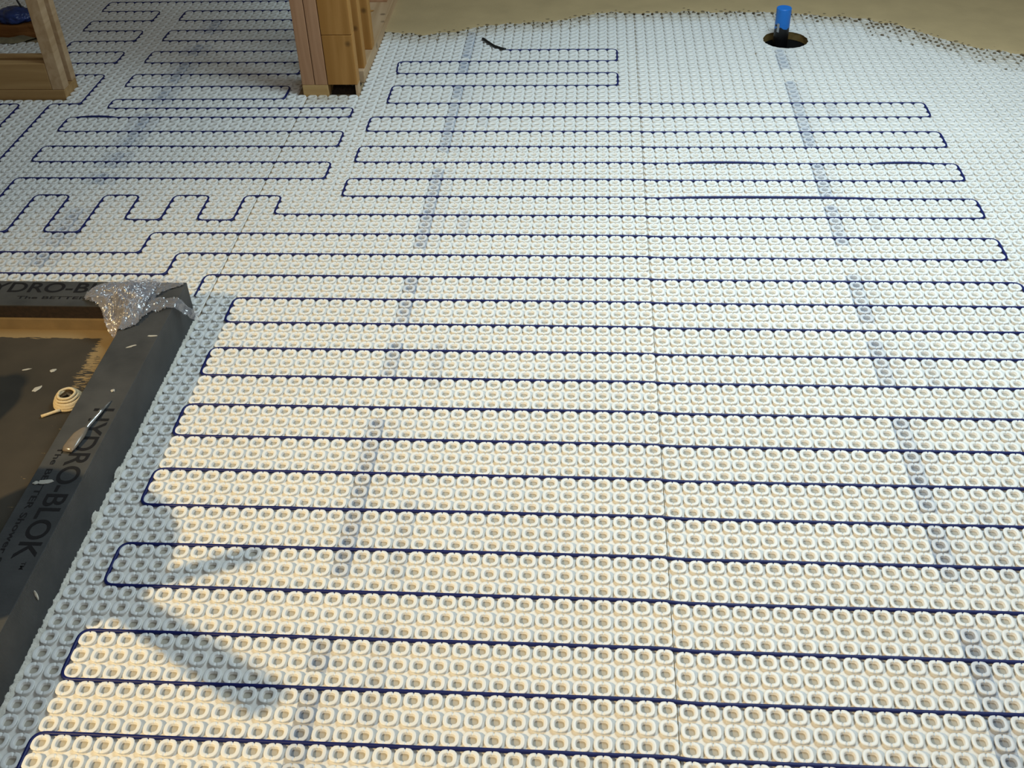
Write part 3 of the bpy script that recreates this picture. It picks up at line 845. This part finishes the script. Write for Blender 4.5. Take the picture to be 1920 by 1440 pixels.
# ------------------------------------------------------------------ blue bag on a brown chunk at far left
def bag_and_block():
    # earth and torn rim
    bm = bmesh.new(); n = 40
    c0, v0 = -40.0, 87.4
    outer, inner, top = [], [], []
    for i in range(n):
        t = 2 * math.pi * i / n; k = 1 + .12 * noise.noise(Vector((math.cos(t) * 2, math.sin(t) * 2, 0)))
        outer.append(bm.verts.new(W(c0 + 4.9 * k * math.cos(t), v0 + 3.1 * k * math.sin(t) - .2, .03)))
        top.append(bm.verts.new(W(c0 + 4.0 * k * math.cos(t), v0 + 2.5 * k * math.sin(t) - .1, .5 + .25 * noise.noise(Vector((t * 2, 0, 3))))))
        inner.append(bm.verts.new(W(c0 + 3.2 * k * math.cos(t), v0 + 1.9 * k * math.sin(t), -.1)))
    cen = bm.verts.new(W(c0, v0, -.15))
    for i in range(n):
        j = (i + 1) % n
        bm.faces.new((outer[i], outer[j], top[j], top[i])); bm.faces.new((top[i], top[j], inner[j], inner[i])); bm.faces.new((inner[i], inner[j], cen))
    o = bm_obj('mortar_ring', bm, simple('olive_grey_mortar', (.20, .17, .10), .9, var=.3, scale=30), None, True)
    tag(o, 'rough olive mortar ring around the drain opening at the top left', 'mortar')
    bm = box_bm(-2.3 * P, 2.3 * P, -1.3 * P, 1.3 * P, 0, 1.45 * P, .004)
    bmesh.ops.subdivide_edges(bm, edges=bm.edges[:], cuts=3, use_grid_fill=True)
    for q in bm.verts: q.co += Vector((noise.noise(q.co * 40), noise.noise(q.co * 40 + Vector((5, 0, 0))), 0)) * .006
    o = bm_obj('brown_block', bm, wood('rusty_brown_board', (.16, .055, .012), (.26, .11, .03), axis=0)); o.location = W(-37.3, 87.2, .0); o.rotation_euler = (0, 0, .06)
    tag(o, 'rusty brown block carrying the dark blue bag at the top left', 'block')
    bm = box_bm(-1.8 * P, 1.8 * P, -1.0 * P, 1.0 * P, 0, .9 * P, .004)
    o = bm_obj('brown_block', bm, wood('dark_brown_board', (.06, .03, .01), (.10, .05, .02), axis=0)); o.location = W(-41.6, 87.0, 0)
    tag(o, 'low dark brown block left of the one under the blue bag', 'block')
    bm = bmesh.new(); bmesh.ops.create_icosphere(bm, subdivisions=4, radius=1.0)
    for q in bm.verts:
        p = q.co.copy(); k = 1 + .22 * (1 - 2 * abs(noise.noise(p * 2.2))) + .10 * (1 - 2 * abs(noise.noise(p * 5)))
        q.co = Vector((p.x * 1.75 * k, p.y * 1.2 * k, max(-.6, p.z * .78 * k) + .6)) * P
    root = bm_obj('plastic_bag', bm, simple('dark_blue_plastic', (.012, .035, .16), .35, var=.5, scale=30, spec=.6), None, True)
    root.location = W(-37.9, 87.3, 1.45)
    tag(root, 'crumpled dark blue plastic bag on the rusty brown block at the top left', 'bag')
    st = link('twist_tail', tube_mesh('twist_tail', [Vector(p) * P for p in [(.9, .3, 1.0), (.8, .4, 1.5), (.55, .5, 2.0), (.4, .5, 2.5)]], [.09 * P, .12 * P, .1 * P, .04 * P], 8), M_BLACK, root)
bag_and_block()

# ------------------------------------------------------------------ unseen bucket with pliers, added left of the frame to cast shadows
def bucket():
    root = empty('bucket', W(-10.9, 3.4, 1.1))
    tag(root, 'unseen plastic bucket added as a shadow caster in the shower base beyond the left edge', 'bucket')
    g = simple('grey_bucket_plastic', (.3, .3, .3), .5)
    bm = bmesh.new(); n = 40; rings = []
    for r, z in [(.1, 0), (3.9, 0), (4.6, 10.4), (4.85, 10.4), (4.85, 10.9), (4.5, 10.9), (3.8, .3), (.1, .3)]:
        rings.append([bm.verts.new((r * P * math.cos(2 * math.pi * i / n), r * P * math.sin(2 * math.pi * i / n), z * P)) for i in range(n)])
    for a, c in zip(rings[:-1], rings[1:]):
        for i in range(n): bm.faces.new((a[i], a[(i + 1) % n], c[(i + 1) % n], c[i]))
    bm.faces.new(rings[0][::-1]); bm.faces.new(rings[-1])
    bm_obj('bucket_body', bm, g, root, True)
    t = empty('pliers', W(-9.0, 2.0, 2.0))
    tag(t, 'unseen long-handled pliers added in the bucket to cast a forked shadow', 'tool')
    for k, (p0, p1, p2) in enumerate([((-9, 2, 1.8), (-6.3, 2.2, 11.0), (-6.4, .3, 17)), ((-9, 2.2, 1.8), (-6.6, 1.0, 11.0), (-4.0, -7.1, 17))]):
        pts = [W(*p0), W(*p0).lerp(W(*p1), .5), W(*p1), W(*p1).lerp(W(*p2), .5), W(*p2)]
        link('handle', tube_mesh('handle', [p - t.location for p in pts], [(.5, .66)[k] * P] * 5, 12), M_BLACK, t)
bucket()
def jug():  # unseen jug, added to cast the rounded shadow on the pan
    root = empty('shadow_caster_jug', W(-18.6, 14.6, 1.1))
    tag(root, 'unseen round jug added as a shadow caster in the shower base beyond the left edge', 'jug')
    bm = bmesh.new(); n = 36; rings = []
    for r, z in [(.1, 0), (2.6, 0), (2.8, .6), (2.8, 8.6), (2.2, 10.2), (.9, 11.2), (.9, 12.0), (.1, 12.0)]:
        rings.append([bm.verts.new((r * P * math.cos(2 * math.pi * i / n), r * P * math.sin(2 * math.pi * i / n), z * P)) for i in range(n)])
    for a, c in zip(rings[:-1], rings[1:]):
        for i in range(n): bm.faces.new((a[i], a[(i + 1) % n], c[(i + 1) % n], c[i]))
    bm.faces.new(rings[0][::-1]); bm.faces.new(rings[-1])
    bm_obj('jug_body', bm, simple('blue_jug_plastic', (.08, .15, .3), .4), root, True)
jug()
